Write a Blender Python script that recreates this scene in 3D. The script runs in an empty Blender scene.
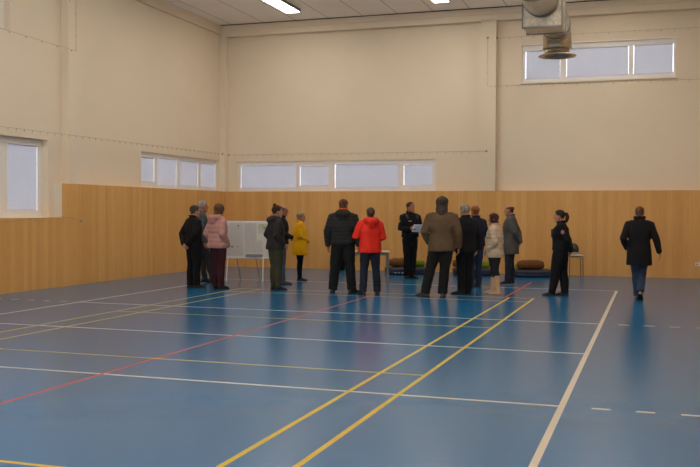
import bpy, bmesh, math, random
from mathutils import Vector, Matrix, noise
random.seed(7)
PI = math.pi
SC = bpy.context.scene
COL = SC.collection

# ------------------------------------------------------------------ camera
CAM_F, CAM_PITCH, CAM_ROLL, CAM_YAW = 910.5, -0.0237, 0.0048, -0.3216
cam_d = bpy.data.cameras.new('camera')
cam_d.sensor_fit = 'HORIZONTAL'; cam_d.sensor_width = 36.0
cam_d.lens = 36.0 * CAM_F / 700.0
cam_d.clip_start = 0.05; cam_d.clip_end = 200
cam = bpy.data.objects.new('camera', cam_d); COL.objects.link(cam)
F = Vector((math.sin(CAM_YAW) * math.cos(CAM_PITCH), math.cos(CAM_YAW) * math.cos(CAM_PITCH), math.sin(CAM_PITCH)))
r0 = Vector((math.cos(CAM_YAW), -math.sin(CAM_YAW), 0)); u0 = r0.cross(F)
cr, sr = math.cos(CAM_ROLL), math.sin(CAM_ROLL)
Rr = cr * r0 + sr * u0; Uu = -sr * r0 + cr * u0
cam.matrix_world = Matrix(((Rr.x, Uu.x, -F.x, 5.1876), (Rr.y, Uu.y, -F.y, -10.7852), (Rr.z, Uu.z, -F.z, 1.6234), (0, 0, 0, 1)))
SC.camera = cam

# ------------------------------------------------------------------ world (overcast daylight outside), exposure
W = bpy.data.worlds.new('overcast_sky'); SC.world = W; W.use_nodes = True
bg = W.node_tree.nodes['Background']
bg.inputs['Color'].default_value = (0.92, 0.89, 0.98, 1); bg.inputs['Strength'].default_value = 8.6
SC.view_settings.view_transform = 'Standard'; SC.view_settings.look = 'None'
SC.view_settings.gamma = 1.0; SC.view_settings.exposure = 0.0; SC.view_settings.use_curve_mapping = False
LAMP_STRENGTH = 22.5
LAMP_COLOR = (1.0, 0.93, 0.84)

# ------------------------------------------------------------------ materials
MATS = {}
def newmat(name):
    m = bpy.data.materials.new(name); m.use_nodes = True
    nt = m.node_tree; b = nt.nodes['Principled BSDF']
    return m, nt, b

def lin(h):
    def f(c):
        c /= 255.0
        return c / 12.92 if c <= 0.04045 else ((c + 0.055) / 1.055) ** 2.4
    return tuple(f(c) for c in h)

def mat(name, rgb, rough=0.6, metal=0.0, var=0.08, scale=6.0, bump=0.0, bscale=60.0, spec=0.4, stretch=(1, 1, 1)):
    """procedural: base colour varied by noise, with an optional noise bump"""
    if name in MATS: return MATS[name]
    m, nt, b = newmat(name)
    tc = nt.nodes.new('ShaderNodeTexCoord'); mp = nt.nodes.new('ShaderNodeMapping')
    mp.inputs['Scale'].default_value = stretch
    nt.links.new(tc.outputs['Object'], mp.inputs['Vector'])
    n = nt.nodes.new('ShaderNodeTexNoise'); n.inputs['Scale'].default_value = scale; n.inputs['Detail'].default_value = 4
    nt.links.new(mp.outputs['Vector'], n.inputs['Vector'])
    rp = nt.nodes.new('ShaderNodeValToRGB')
    rp.color_ramp.elements[0].position = 0.3; rp.color_ramp.elements[1].position = 0.7
    rp.color_ramp.elements[0].color = tuple(max(0, c * (1 - var)) for c in rgb) + (1,)
    rp.color_ramp.elements[1].color = tuple(min(1, c * (1 + var)) for c in rgb) + (1,)
    nt.links.new(n.outputs['Fac'], rp.inputs['Fac']); nt.links.new(rp.outputs['Color'], b.inputs['Base Color'])
    b.inputs['Roughness'].default_value = rough; b.inputs['Metallic'].default_value = metal
    b.inputs['Specular IOR Level'].default_value = spec
    if bump:
        n2 = nt.nodes.new('ShaderNodeTexNoise'); n2.inputs['Scale'].default_value = bscale; n2.inputs['Detail'].default_value = 3
        nt.links.new(mp.outputs['Vector'], n2.inputs['Vector'])
        bp = nt.nodes.new('ShaderNodeBump'); bp.inputs['Strength'].default_value = bump; bp.inputs['Distance'].default_value = 0.01
        nt.links.new(n2.outputs['Fac'], bp.inputs['Height']); nt.links.new(bp.outputs['Normal'], b.inputs['Normal'])
    MATS[name] = m; return m

def fabric(name, srgb, rough=0.85, bump=0.5, bscale=22.0, var=0.15, spec=0.2):
    return mat(name, lin(srgb), rough=rough, var=var, scale=7, bump=bump, bscale=bscale, spec=spec)

M_PLASTER = mat('cream_plaster', (0.79, 0.665, 0.495), rough=0.9, var=0.02, scale=0.8, bump=0.05, bscale=40, spec=0.15)
M_CEIL = mat('ceiling_panel_paint', (0.80, 0.74, 0.68), rough=0.9, var=0.02, scale=1, spec=0.1)
M_WHITE = mat('white_upvc', (0.82, 0.76, 0.68), rough=0.4, var=0.02)
M_TRIM = mat('cream_trim', (0.76, 0.66, 0.50), rough=0.8, var=0.03)
M_DARK = mat('dark_gap', (0.03, 0.025, 0.02), rough=0.9, var=0.1)
M_STEEL = mat('grey_steel', (0.25, 0.235, 0.215), rough=0.5, metal=0.2, var=0.05)
M_WIRE = mat('wire_grey', (0.34, 0.28, 0.20), rough=0.6, var=0.1)
M_PAPER = mat('white_paper', (0.70, 0.62, 0.555), rough=0.8, var=0.02)
M_INK = mat('grey_ink', (0.42, 0.39, 0.37), rough=0.8, var=0.05)

def wood_mat():
    m, nt, b = newmat('wood_veneer_panelling')
    L = nt.links; N = nt.nodes.new
    tc = N('ShaderNodeTexCoord'); sep = N('ShaderNodeSeparateXYZ'); L.new(tc.outputs['Object'], sep.inputs[0])
    s = N('ShaderNodeMath'); s.operation = 'ADD'; L.new(sep.outputs['X'], s.inputs[0]); L.new(sep.outputs['Y'], s.inputs[1])
    # strip index -> tone of each narrow strip
    d = N('ShaderNodeMath'); d.operation = 'DIVIDE'; d.inputs[1].default_value = 0.13; L.new(s.outputs[0], d.inputs[0])
    fl = N('ShaderNodeMath'); fl.operation = 'FLOOR'; L.new(d.outputs[0], fl.inputs[0])
    wn = N('ShaderNodeTexWhiteNoise'); wn.noise_dimensions = '1D'; L.new(fl.outputs[0], wn.inputs['W'])
    # long grain
    cmb = N('ShaderNodeCombineXYZ'); L.new(s.outputs[0], cmb.inputs['X'])
    zz = N('ShaderNodeMath'); zz.operation = 'MULTIPLY'; zz.inputs[1].default_value = 0.10; L.new(sep.outputs['Z'], zz.inputs[0])
    L.new(zz.outputs[0], cmb.inputs['Y']); L.new(fl.outputs[0], cmb.inputs['Z'])
    n = N('ShaderNodeTexNoise'); n.inputs['Scale'].default_value = 22; n.inputs['Detail'].default_value = 5; L.new(cmb.outputs[0], n.inputs['Vector'])
    mx = N('ShaderNodeMix'); mx.data_type = 'FLOAT'; mx.inputs[0].default_value = 0.62
    L.new(wn.outputs['Value'], mx.inputs[2]); L.new(n.outputs['Fac'], mx.inputs[3])
    rp = N('ShaderNodeValToRGB'); e = rp.color_ramp.elements
    e[0].position = 0.22; e[0].color = (0.635, 0.322, 0.092, 1)
    e[1].position = 0.80; e[1].color = (0.755, 0.412, 0.134, 1)
    L.new(mx.outputs[0], rp.inputs['Fac']); L.new(rp.outputs['Color'], b.inputs['Base Color'])
    b.inputs['Roughness'].default_value = 0.55; b.inputs['Specular IOR Level'].default_value = 0.3
    return m
M_WOOD = wood_mat()

def floor_mat(name, rgb, rough, spec=0.66):
    m, nt, b = newmat(name); L = nt.links; N = nt.nodes.new
    tc = N('ShaderNodeTexCoord')
    n = N('ShaderNodeTexNoise'); n.inputs['Scale'].default_value = 0.7; n.inputs['Detail'].default_value = 5; L.new(tc.outputs['Object'], n.inputs['Vector'])
    rp = N('ShaderNodeValToRGB'); e = rp.color_ramp.elements
    e[0].position = 0.3; e[1].position = 0.7
    e[0].color = tuple(c * 0.96 for c in rgb) + (1,); e[1].color = tuple(c * 1.04 for c in rgb) + (1,)
    L.new(n.outputs['Fac'], rp.inputs['Fac']); L.new(rp.outputs['Color'], b.inputs['Base Color'])
    b.inputs['Roughness'].default_value = rough; b.inputs['Specular IOR Level'].default_value = spec
    n2 = N('ShaderNodeTexNoise'); n2.inputs['Scale'].default_value = 220; n2.inputs['Detail'].default_value = 2; L.new(tc.outputs['Object'], n2.inputs['Vector'])
    bp = N('ShaderNodeBump'); bp.inputs['Strength'].default_value = 0.06; bp.inputs['Distance'].default_value = 0.002
    L.new(n2.outputs['Fac'], bp.inputs['Height']); L.new(bp.outputs['Normal'], b.inputs['Normal'])
    return m
FR = 0.215
M_FLOOR = floor_mat('blue_sports_floor', (0.009, 0.138, 0.310), FR)
M_LW = floor_mat('white_line_paint', (0.64, 0.55, 0.41), 0.42, 0.30)
M_LY = floor_mat('yellow_line_paint', (0.62, 0.42, 0.015), 0.42, 0.28)
M_LR = floor_mat('red_line_paint', (0.56, 0.07, 0.03), 0.42, 0.28)

def blind_mat():
    m, nt, b = newmat('blind_slat'); L = nt.links
    out = nt.nodes['Material Output']
    b.inputs['Base Color'].default_value = (0.75, 0.74, 0.74, 1); b.inputs['Roughness'].default_value = 0.6
    tc = nt.nodes.new('ShaderNodeTexCoord'); n = nt.nodes.new('ShaderNodeTexNoise'); n.inputs['Scale'].default_value = 3
    L.new(tc.outputs['Object'], n.inputs['Vector'])
    rp = nt.nodes.new('ShaderNodeValToRGB'); rp.color_ramp.elements[0].color = (0.50, 0.50, 0.52, 1); rp.color_ramp.elements[1].color = (0.60, 0.60, 0.62, 1)
    L.new(n.outputs['Fac'], rp.inputs['Fac'])
    tr = nt.nodes.new('ShaderNodeBsdfTranslucent'); L.new(rp.outputs['Color'], tr.inputs['Color'])
    mx = nt.nodes.new('ShaderNodeMixShader'); mx.inputs[0].default_value = 0.5
    L.new(b.outputs[0], mx.inputs[1]); L.new(tr.outputs[0], mx.inputs[2]); L.new(mx.outputs[0], out.inputs['Surface'])
    return m
M_BLIND = blind_mat()
def pane_mat():
    m, nt, b = newmat('window_glass'); L = nt.links; out = nt.nodes['Material Output']
    nt.nodes.remove(b)
    t = nt.nodes.new('ShaderNodeBsdfTransparent'); t.inputs['Color'].default_value = (0.93, 0.96, 0.97, 1)
    g = nt.nodes.new('ShaderNodeBsdfGlossy'); g.inputs['Roughness'].default_value = 0.02
    f = nt.nodes.new('ShaderNodeFresnel'); f.inputs['IOR'].default_value = 1.45
    mx = nt.nodes.new('ShaderNodeMixShader'); L.new(f.outputs[0], mx.inputs[0]); L.new(t.outputs[0], mx.inputs[1]); L.new(g.outputs[0], mx.inputs[2])
    L.new(mx.outputs[0], out.inputs['Surface']); return m
M_GLASS = pane_mat()
def galv_mat():
    m, nt, b = newmat('galvanised_sheet'); L = nt.links
    tc = nt.nodes.new('ShaderNodeTexCoord'); v = nt.nodes.new('ShaderNodeTexVoronoi'); v.inputs['Scale'].default_value = 26
    L.new(tc.outputs['Object'], v.inputs['Vector'])
    rp = nt.nodes.new('ShaderNodeValToRGB'); rp.color_ramp.elements[0].color = (0.40, 0.33, 0.23, 1); rp.color_ramp.elements[1].color = (0.58, 0.50, 0.38, 1)
    L.new(v.outputs['Color'], rp.inputs['Fac']); L.new(rp.outputs['Color'], b.inputs['Base Color'])
    b.inputs['Metallic'].default_value = 0.85; b.inputs['Roughness'].default_value = 0.36; return m
M_GALV = galv_mat()
def lamp_mat():
    m, nt, b = newmat('lamp_diffuser')
    b.inputs['Base Color'].default_value = (0.9, 0.9, 0.88, 1)
    b.inputs['Emission Color'].default_value = LAMP_COLOR + (1,); b.inputs['Emission Strength'].default_value = LAMP_STRENGTH
    return m
M_LAMP = lamp_mat()

# ------------------------------------------------------------------ mesh helpers
class MB:
    def __init__(s): s.bm = bmesh.new()
    def box(s, c, size, rz=0.0, rx=0.0, ry=0.0):
        mtx = Matrix.Translation(c) @ Matrix.Rotation(rz, 4, 'Z') @ Matrix.Rotation(ry, 4, 'Y') @ Matrix.Rotation(rx, 4, 'X') @ Matrix.Diagonal((size[0], size[1], size[2], 1))
        bmesh.ops.create_cube(s.bm, size=1.0, matrix=mtx); return s
    def span(s, a, b):
        return s.box([(a[i] + b[i]) / 2 for i in range(3)], [abs(b[i] - a[i]) for i in range(3)])
    def ball(s, c, r, seg=14):
        rr = r if hasattr(r, '__len__') else (r, r, r)
        bmesh.ops.create_uvsphere(s.bm, u_segments=seg, v_segments=max(6, seg * 2 // 3), radius=1.0, matrix=Matrix.Translation(c) @ Matrix.Diagonal((rr[0], rr[1], rr[2], 1))); return s
    def rings(s, rings, cap=True, close=False):
        vs = [[s.bm.verts.new(p) for p in r] for r in rings]
        n = len(vs[0]); k = len(vs)
        for i in range(k if close else k - 1):
            a, b = vs[i], vs[(i + 1) % k]
            for j in range(n):
                s.bm.faces.new((a[j], a[(j + 1) % n], b[(j + 1) % n], b[j]))
        if cap and not close:
            s.bm.faces.new(list(reversed(vs[0]))); s.bm.faces.new(vs[-1])
        return s
    def tube(s, pts, rad, seg=12, front=Vector((0, 1, 0)), cap=True, dome=True, close=False):
        """round or oval tube; rad entries r or (side, front)"""
        pts = [Vector(p) for p in pts]; n = len(pts)
        if not hasattr(rad, '__len__'): rad = [rad] * n
        R = []
        prev = None
        for i in range(n):
            if close: t = pts[(i + 1) % n] - pts[i - 1]
            else: t = pts[min(i + 1, n - 1)] - pts[max(i - 1, 0)]
            t.normalize()
            f = front if prev is None else prev
            f = f - t * f.dot(t)
            if f.length < 1e-3:
                f = Vector((1, 0, 0)) - t * t.x
                if f.length < 1e-3: f = Vector((0, 0, 1)) - t * t.z
            f.normalize(); sd = t.cross(f); prev = f
            a, b = rad[i] if hasattr(rad[i], '__len__') else (rad[i], rad[i])
            R.append((pts[i], sd, f, a, b, t))
        def ring(c, sd, f, a, b): return [c + sd * (a * math.cos(2 * PI * j / seg)) + f * (b * math.sin(2 * PI * j / seg)) for j in range(seg)]
        out = []
        if dome and not close:
            c, sd, f, a, b, t = R[0]; m = min(a, b)
            out.append(ring(c - t * m * 0.85, sd, f, a * 0.45, b * 0.45)); out.append(ring(c - t * m * 0.5, sd, f, a * 0.82, b * 0.82))
        out += [ring(c, sd, f, a, b) for c, sd, f, a, b, t in R]
        if dome and not close:
            c, sd, f, a, b, t = R[-1]; m = min(a, b)
            out.append(ring(c + t * m * 0.5, sd, f, a * 0.82, b * 0.82)); out.append(ring(c + t * m * 0.85, sd, f, a * 0.45, b * 0.45))
        return s.rings(out, cap=cap, close=close)
    def grid(s, nx, ny, fn):
        v = [[s.bm.verts.new(fn(i, j)) for j in range(ny)] for i in range(nx)]
        for i in range(nx - 1):
            for j in range(ny - 1): s.bm.faces.new((v[i][j], v[i + 1][j], v[i + 1][j + 1], v[i][j + 1]))
        return s
    def mesh(s, name, m, smooth=False):
        bmesh.ops.recalc_face_normals(s.bm, faces=s.bm.faces)
        me = bpy.data.meshes.new(name); s.bm.to_mesh(me); s.bm.free()
        for mm in (m if isinstance(m, (list, tuple)) else [m]): me.materials.append(mm)
        if smooth:
            for p in me.polygons: p.use_smooth = True
        return me
    def build(s, name, m, parent=None, smooth=False, bevel=0.0):
        o = bpy.data.objects.new(name, s.mesh(name, m, smooth)); COL.objects.link(o)
        if parent is not None: o.parent = parent
        if bevel:
            b = o.modifiers.new('bevel', 'BEVEL'); b.width = bevel; b.segments = 2; b.limit_method = 'ANGLE'
        return o
    def fuse(s, name, m, parent=None, voxel=0.012, smooth=2, post=None):
        """union of everything collected, as one continuous skin"""
        me = s.mesh(name, m); o = bpy.data.objects.new(name, me); COL.objects.link(o)
        r = o.modifiers.new('r', 'REMESH'); r.mode = 'VOXEL'; r.voxel_size = voxel
        if smooth:
            sm = o.modifiers.new('s', 'SMOOTH'); sm.factor = 0.5; sm.iterations = smooth
        dg = bpy.context.evaluated_depsgraph_get()
        me2 = bpy.data.meshes.new_from_object(o.evaluated_get(dg))
        o.modifiers.clear(); o.data = me2; bpy.data.meshes.remove(me)
        me2.name = name
        if not me2.materials:
            for mm in (m if isinstance(m, (list, tuple)) else [m]): me2.materials.append(mm)
        for p in me2.polygons: p.use_smooth = True
        if post: post(me2)
        if parent is not None: o.parent = parent
        return o

def empty(name, loc, rz=0.0):
    o = bpy.data.objects.new(name, None); COL.objects.link(o); o.location = loc; o.rotation_euler = (0, 0, rz)
    o.empty_display_size = 0.2
    return o
def tag(o, label, cat, group=None):
    o['label'] = label; o['category'] = cat
    if group: o['group'] = group
    return o
def struct(o): o['kind'] = 'structure'; return o

# ------------------------------------------------------------------ hall dimensions
XL, XR, YF, YN = -6.76, 7.0, 13.47, -13.6        # wainscot faces
XLW, YFW = -6.97, 13.70                          # recessed plaster faces
ZC, ZW = 7.07, 2.205

# ---- floor with its court lines (one mesh, faces split along the painted lines)
def build_floor():
    rects = []  # x0,x1,y0,y1,slot
    h = 0.025
    def LX(x, y0, y1, w, s): rects.append((x - w / 2, x + w / 2, y0, y1, s))
    def LY(y, x0, x1, w, s): rects.append((x0, x1, y - w / 2, y + w / 2, s))
    for x in (-4.475, 4.475): LX(x, -9, 9, 0.055, 1)
    for y in (-8.975, -3, 0, 3, 8.975): LY(y, -4.5, 4.5, 0.05, 1)
    for sgn in (-1, 1):
        for y in (-3, 3):
            for k in range(5):
                a = 4.72 + 0.35 * k
                LY(y, min(sgn * a, sgn * (a + .15)), max(sgn * a, sgn * (a + .15)), 0.05, 1)
    LX(0, -13.0, 6.6, 0.045, 3)
    LX(2.5, 6.72, 10.7, 0.05, 3)
    for x in (-3.05, -2.59, 2.59, 3.05): LX(x, -6.7, 6.7, 0.045, 2)
    for y in (-1.98, 1.98, -5.94, 5.94, -6.68, 6.68): LY(y, -3.07, 3.07, 0.04, 2)
    xs = sorted({round(v, 4) for r in rects for v in r[:2]} | {XLW - 0.2, XR} | {float(i) for i in range(-6, 7)})
    ys = sorted({round(v, 4) for r in rects for v in r[2:4]} | {YN, YFW} | {float(i) for i in range(-13, 14)})
    mb = MB(); vs = {}
    for i, x in enumerate(xs):
        for j, y in enumerate(ys): vs[i, j] = mb.bm.verts.new((x, y, 0))
    for i in range(len(xs) - 1):
        for j in range(len(ys) - 1):
            f = mb.bm.faces.new((vs[i, j], vs[i + 1, j], vs[i + 1, j + 1], vs[i, j + 1]))
            cx, cy = (xs[i] + xs[i + 1]) / 2, (ys[j] + ys[j + 1]) / 2
            for r in rects:
                if r[0] < cx < r[1] and r[2] < cy < r[3]: f.material_index = r[4]; 
    struct(mb.build('floor', [M_FLOOR, M_LW, M_LY, M_LR]))
build_floor()

# ---- walls with openings
def wall(name, axis, p_in, p_out, u0, u1, z0, z1, openings, m):
    us = sorted({u0, u1} | {v for o in openings for v in o[:2]}); zs = sorted({z0, z1} | {v for o in openings for v in o[2:4]})
    us = [u for u in us if u0 <= u <= u1]; zs = [z for z in zs if z0 <= z <= z1]
    nu, nz = len(us) - 1, len(zs) - 1
    def hole(i, j):
        if not (0 <= i < nu and 0 <= j < nz): return False
        cu, cz = (us[i] + us[i + 1]) / 2, (zs[j] + zs[j + 1]) / 2
        return any(o[0] < cu < o[1] and o[2] < cz < o[3] for o in openings)
    P = (lambda u, d, z: (d, u, z)) if axis == 'x' else (lambda u, d, z: (u, d, z))
    mb = MB(); V = {}
    def v(i, j, d):
        k = (i, j, d)
        if k not in V: V[k] = mb.bm.verts.new(P(us[i], d, zs[j]))
        return V[k]
    for i in range(nu):
        for j in range(nz):
            if hole(i, j): continue
            for d in (p_in, p_out): mb.bm.faces.new((v(i, j, d), v(i + 1, j, d), v(i + 1, j + 1, d), v(i, j + 1, d)))
            for (di, dj, a, b) in ((-1, 0, (i, j), (i, j + 1)), (1, 0, (i + 1, j), (i + 1, j + 1)), (0, -1, (i, j), (i + 1, j)), (0, 1, (i, j + 1), (i + 1, j + 1))):
                ni, nj = i + di, j + dj
                if hole(ni, nj) or not (0 <= ni < nu and 0 <= nj < nz):
                    mb.bm.faces.new((v(*a, p_in), v(*b, p_in), v(*b, p_out), v(*a, p_out)))
    return struct(mb.build(name, m))

# openings (u0,u1,z0,z1): along Y for the left wall, along X for the rear wall
WL_BIG = (2.9, 5.49, 1.47, 3.11)
WL_UP = (1.7, 4.30, 5.20, 6.30)
WL_STRIP = (9.17, 13.43, 2.20, 3.11)
WF_STRIP = (-6.47, -0.49, 2.20, 3.08)
WF_UP = (1.82, 5.68, 5.07, 6.05)
wall_left = wall('wall_left', 'x', XLW, XLW - 0.35, YN - 0.3, YFW, 0, ZC + 0.2, [WL_BIG, WL_UP, WL_STRIP], M_PLASTER)
wall_back = wall('wall_back', 'y', YFW, YFW + 0.35, XLW - 0.35, XR + 0.3, 0, ZC + 0.2, [WF_STRIP, WF_UP], M_PLASTER)
wall_right = wall('wall_right', 'x', XR, XR + 0.3, YN - 0.3, YFW, 0, ZC + 0.2, [], M_PLASTER)
WN_FILL = [(-5.6, -2.2, 2.6, 5.4), (-1.3, 2.1, 2.6, 5.4), (3.0, 6.4, 2.6, 5.4)]  # near-wall openings, out of view, added to admit soft fill daylight
wall_front = wall('wall_front', 'y', YN, YN - 0.3, XLW, XR, 0, ZC + 0.2, WN_FILL, M_PLASTER)

# plaster columns and edge beams standing proud of the infill (parts of their walls)
mb = MB()
for y0 in (5.94, -1.6, -9.1): mb.span((XLW, y0, 0.0), (XL - 0.012, y0 + 0.42, ZC))
mb.build('column', M_PLASTER, wall_left)
mb = MB(); mb.span((XLW, YN, 6.80), (XLW + 0.07, YFW, ZC)); mb.build('edge_beam', M_PLASTER, wall_left)
mb = MB(); mb.span((XLW, YF + 0.012, 0), (XL - 0.012, YFW, 6.75)); mb.build('corner_column', M_PLASTER, wall_back)
mb = MB(); mb.span((0.75, YF + 0.012, 0), (1.17, YFW, 6.75)); mb.build('column', M_PLASTER, wall_back)
mb = MB(); mb.span((XLW, YF + 0.012, 6.73), (XR, YFW, 6.895)); mb.build('lower_beam', M_PLASTER, wall_back)
mb = MB(); mb.span((XLW, YF - 0.02, 6.895), (XR, YFW, ZC)); mb.build('upper_beam', M_PLASTER, wall_back)

# wood wainscot
mb = MB()
mb.span((XLW, 5.69, 0), (XL, YF, ZW)); mb.span((XLW, YN, 0), (XL, 5.69, 1.47))
struct(mb.build('trim_1', M_WOOD))['label'] = 'wood veneer wainscot on the left wall'
mb = MB(); mb.span((XL, YF, 0), (XR, YFW, ZW)); mb.build('trim_2', M_WOOD)
bpy.data.objects['trim_2']['kind'] = 'structure'
mb = MB(); mb.span((XR - 0.05, YN, 0), (XR, YF, ZW)); struct(mb.build('trim_3', M_WOOD))
# plastered return at the wainscot step beside the big window, and shallow sill caps
mb = MB(); mb.span((XLW, 5.672, 1.47), (XL - 0.01, 5.688, ZW)); struct(mb.build('trim_4', M_TRIM))

# ---- ceiling: boards with dark joints running down the hall
def ceiling():
    m, nt, b = newmat('ceiling_boards'); L = nt.links; N = nt.nodes.new
    tc = N('ShaderNodeTexCoord'); sep = N('ShaderNodeSeparateXYZ'); L.new(tc.outputs['Object'], sep.inputs[0])
    a = N('ShaderNodeMath'); a.operation = 'ADD'; a.inputs[1].default_value = 50.0 - 0.45; L.new(sep.outputs['X'], a.inputs[0])
    d = N('ShaderNodeMath'); d.operation = 'DIVIDE'; d.inputs[1].default_value = 1.0; L.new(a.outputs[0], d.inputs[0])
    fr = N('ShaderNodeMath'); fr.operation = 'FRACT'; L.new(d.outputs[0], fr.inputs[0])
    c = N('ShaderNodeMath'); c.operation = 'LESS_THAN'; c.inputs[1].default_value = 0.022; L.new(fr.outputs[0], c.inputs[0])
    n = N('ShaderNodeTexNoise'); n.inputs['Scale'].default_value = 0.9; L.new(tc.outputs['Object'], n.inputs['Vector'])
    rp = N('ShaderNodeValToRGB'); rp.color_ramp.elements[0].color = (0.91, 0.84, 0.755, 1); rp.color_ramp.elements[1].color = (0.93, 0.865, 0.79, 1)
    L.new(n.outputs['Fac'], rp.inputs['Fac'])
    mx = N('ShaderNodeMix'); mx.data_type = 'RGBA'; L.new(c.outputs[0], mx.inputs[0]); L.new(rp.outputs['Color'], mx.inputs[6]); mx.inputs[7].default_value = (0.42, 0.37, 0.31, 1)
    L.new(mx.outputs[2], b.inputs['Base Color']); b.inputs['Roughness'].default_value = 0.85; b.inputs['Specular IOR Level'].default_value = 0.1
    mb = MB(); mb.span((XLW - 0.1, YN - 0.1, ZC), (XR + 0.1, YFW + 0.1, ZC + 0.12)); o = struct(mb.build('ceiling', m))
    mb = MB(); mb.span((XLW + 0.07, YF - 0.045, ZC - 0.018), (XR, YF - 0.02, ZC)); mb.build('shadow_gap_strip', M_DARK, o)
ceiling()

# ------------------------------------------------------------------ windows
def window(n, axis, plane, opening, panes, out, slat_pitch=0.055, blinds=True):
    """plane: inner face of the frame; out: +1/-1 direction to the outside along the axis"""
    P = (lambda u, d, z: (plane + out * d, u, z)) if axis == 'x' else (lambda u, d, z: (u, plane + out * d, z))
    u0, u1, z0, z1 = opening
    root = struct(empty('window_%d' % n, P((u0 + u1) / 2, 0, z0)))
    inv = Matrix.Translation(root.location).inverted()
    def put(mb, name, m):
        bmesh.ops.transform(mb.bm, matrix=inv, verts=mb.bm.verts); return mb.build(name, m, root)
    mb = MB()
    us = [u0] + [p for q in panes for p in q[:2]] + [u1]
    for k in range(0, len(us), 2): mb.span(P(us[k], 0, z0), P(us[k + 1], 0.07, z1))
    for q in panes:
        mb.span(P(q[0], 0, z0), P(q[1], 0.07, q[2])); mb.span(P(q[0], 0, q[3]), P(q[1], 0.07, z1))
    put(mb, 'window_frame', M_WHITE)
    for k, q in enumerate(panes):
        mb = MB(); a, b, c, d = q; e = 0.016
        for s, t in (((a, c), (a + e, d)), ((b - e, c), (b, d)), ((a, c), (b, c + e)), ((a, d - e), (b, d))):
            mb.span(P(s[0], -0.006, s[1]), P(t[0], 0.03, t[1]))
        put(mb, 'sash_bead', M_BEAD)
        mb = MB(); mb.span(P(a, 0.055, c), P(b, 0.06, d)); put(mb, 'pane', M_GLASS)
        if not blinds: continue
        mb = MB(); top = d - 0.0175
        mb.span(P(a + e + .004, 0.012, top - 0.025), P(b - e - .004, 0.04, top))
        zz = top - 0.035; zend = c + e + 0.03
        while zz > zend:
            ang = 1.15
            cen = P((a + b) / 2, 0.026, zz); w = (b - a - 2 * e - .010)
            if axis == 'x': mb.box(cen, (slat_pitch * 1.32, w, 0.0012), ry=ang * out)
            else: mb.box(cen, (w, slat_pitch * 1.32, 0.0012), rx=-ang * out)
            zz -= slat_pitch
        mb.span(P(a + e, 0.016, c + e * .5), P(b - e, 0.036, zz + slat_pitch * .62))
        put(mb, 'blind', M_BLIND)
    return root
M_BEAD = mat('white_bead', (0.86, 0.84, 0.84), rough=0.4, var=0.02)
window(1, 'x', XLW - 0.15, WL_BIG, [(2.99, 4.13, 1.60, 3.0), (4.38, 5.35, 1.61, 2.99)], -1)
window(2, 'x', XLW - 0.15, WL_UP, [(1.83, 2.9, 5.33, 6.18), (3.1, 4.17, 5.33, 6.18)], -1)
window(3, 'x', XLW - 0.06, WL_STRIP, [(9.22, 9.93, 2.34, 3.0), (10.06, 11.10, 2.27, 3.03), (11.25, 12.30, 2.28, 3.02), (12.43, 13.37, 2.28, 3.01)], -1)
window(4, 'y', YFW + 0.03, WF_STRIP, [(-6.40, -4.63, 2.285, 3.0), (-4.53, -3.63, 2.335, 2.96), (-3.46, -1.565, 2.27, 3.0), (-1.43, -0.59, 2.325, 2.96)], 1)
window(5, 'y', YFW + 0.03, WF_UP, [(1.90, 2.83, 5.13, 5.93), (2.96, 4.55, 5.14, 5.94), (4.64, 5.63, 5.15, 5.94)], 1)
for k, o in enumerate(WN_FILL):  # unseen windows behind the camera, added to brighten people's backs
    window(6 + k, 'y', YN - 0.15, o, [(o[0] + .08, (o[0] + o[1]) / 2 - .05, o[2] + .08, o[3] - .08), ((o[0] + o[1]) / 2 + .05, o[1] - .08, o[2] + .08, o[3] - .08)], -1, blinds=False)
# sills / head flashings as thin trims
mb = MB(); mb.span((WF_UP[0] - 0.05, YFW - 0.05, WF_UP[2] - 0.03), (WF_UP[1] + 0.05, YFW, WF_UP[2])); struct(mb.build('trim_5', M_TRIM))
mb = MB(); mb.span((WF_UP[0] - 0.02, YFW - 0.04, WF_UP[3]), (WF_UP[1] + 0.05, YFW, WF_UP[3] + 0.02)); struct(mb.build('trim_6', M_BEAD))

# ------------------------------------------------------------------ ceiling lights
proto = None
for xi, x in enumerate((-4.08, 0.0, 4.08)):
    for y in (11.25, 7.6, 3.9, 0.2, -3.5, -7.2, -10.9):
        r = empty('ceiling_light', (x, y, ZC))
        if proto is None:
            mb = MB(); mb.span((-0.21, -0.87, -0.085), (0.21, 0.87, 0.0)); hs = mb.build('housing', M_STEEL, r)
            mb = MB(); mb.span((-0.185, -0.84, -0.095), (0.185, 0.84, -0.084)); df = mb.build('diffuser', M_LAMP, r)
            proto = (hs, df)
        else:
            for p in proto:
                c = p.copy(); COL.objects.link(c); c.parent = r
        col = ('left', 'middle', 'right')[xi]
        if y == 11.25 and xi == 0: lb = 'long ceiling lamp whose bright end shows near the left corner'
        elif y == 11.25 and xi == 1: lb = 'ceiling lamp just peeking in at the top edge, middle of the back row'
        else: lb = 'ceiling lamp out of view in the hall lamp grid'
        tag(r, lb, 'ceiling light', 'long ceiling lamps in the hall lamp grid')

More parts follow.
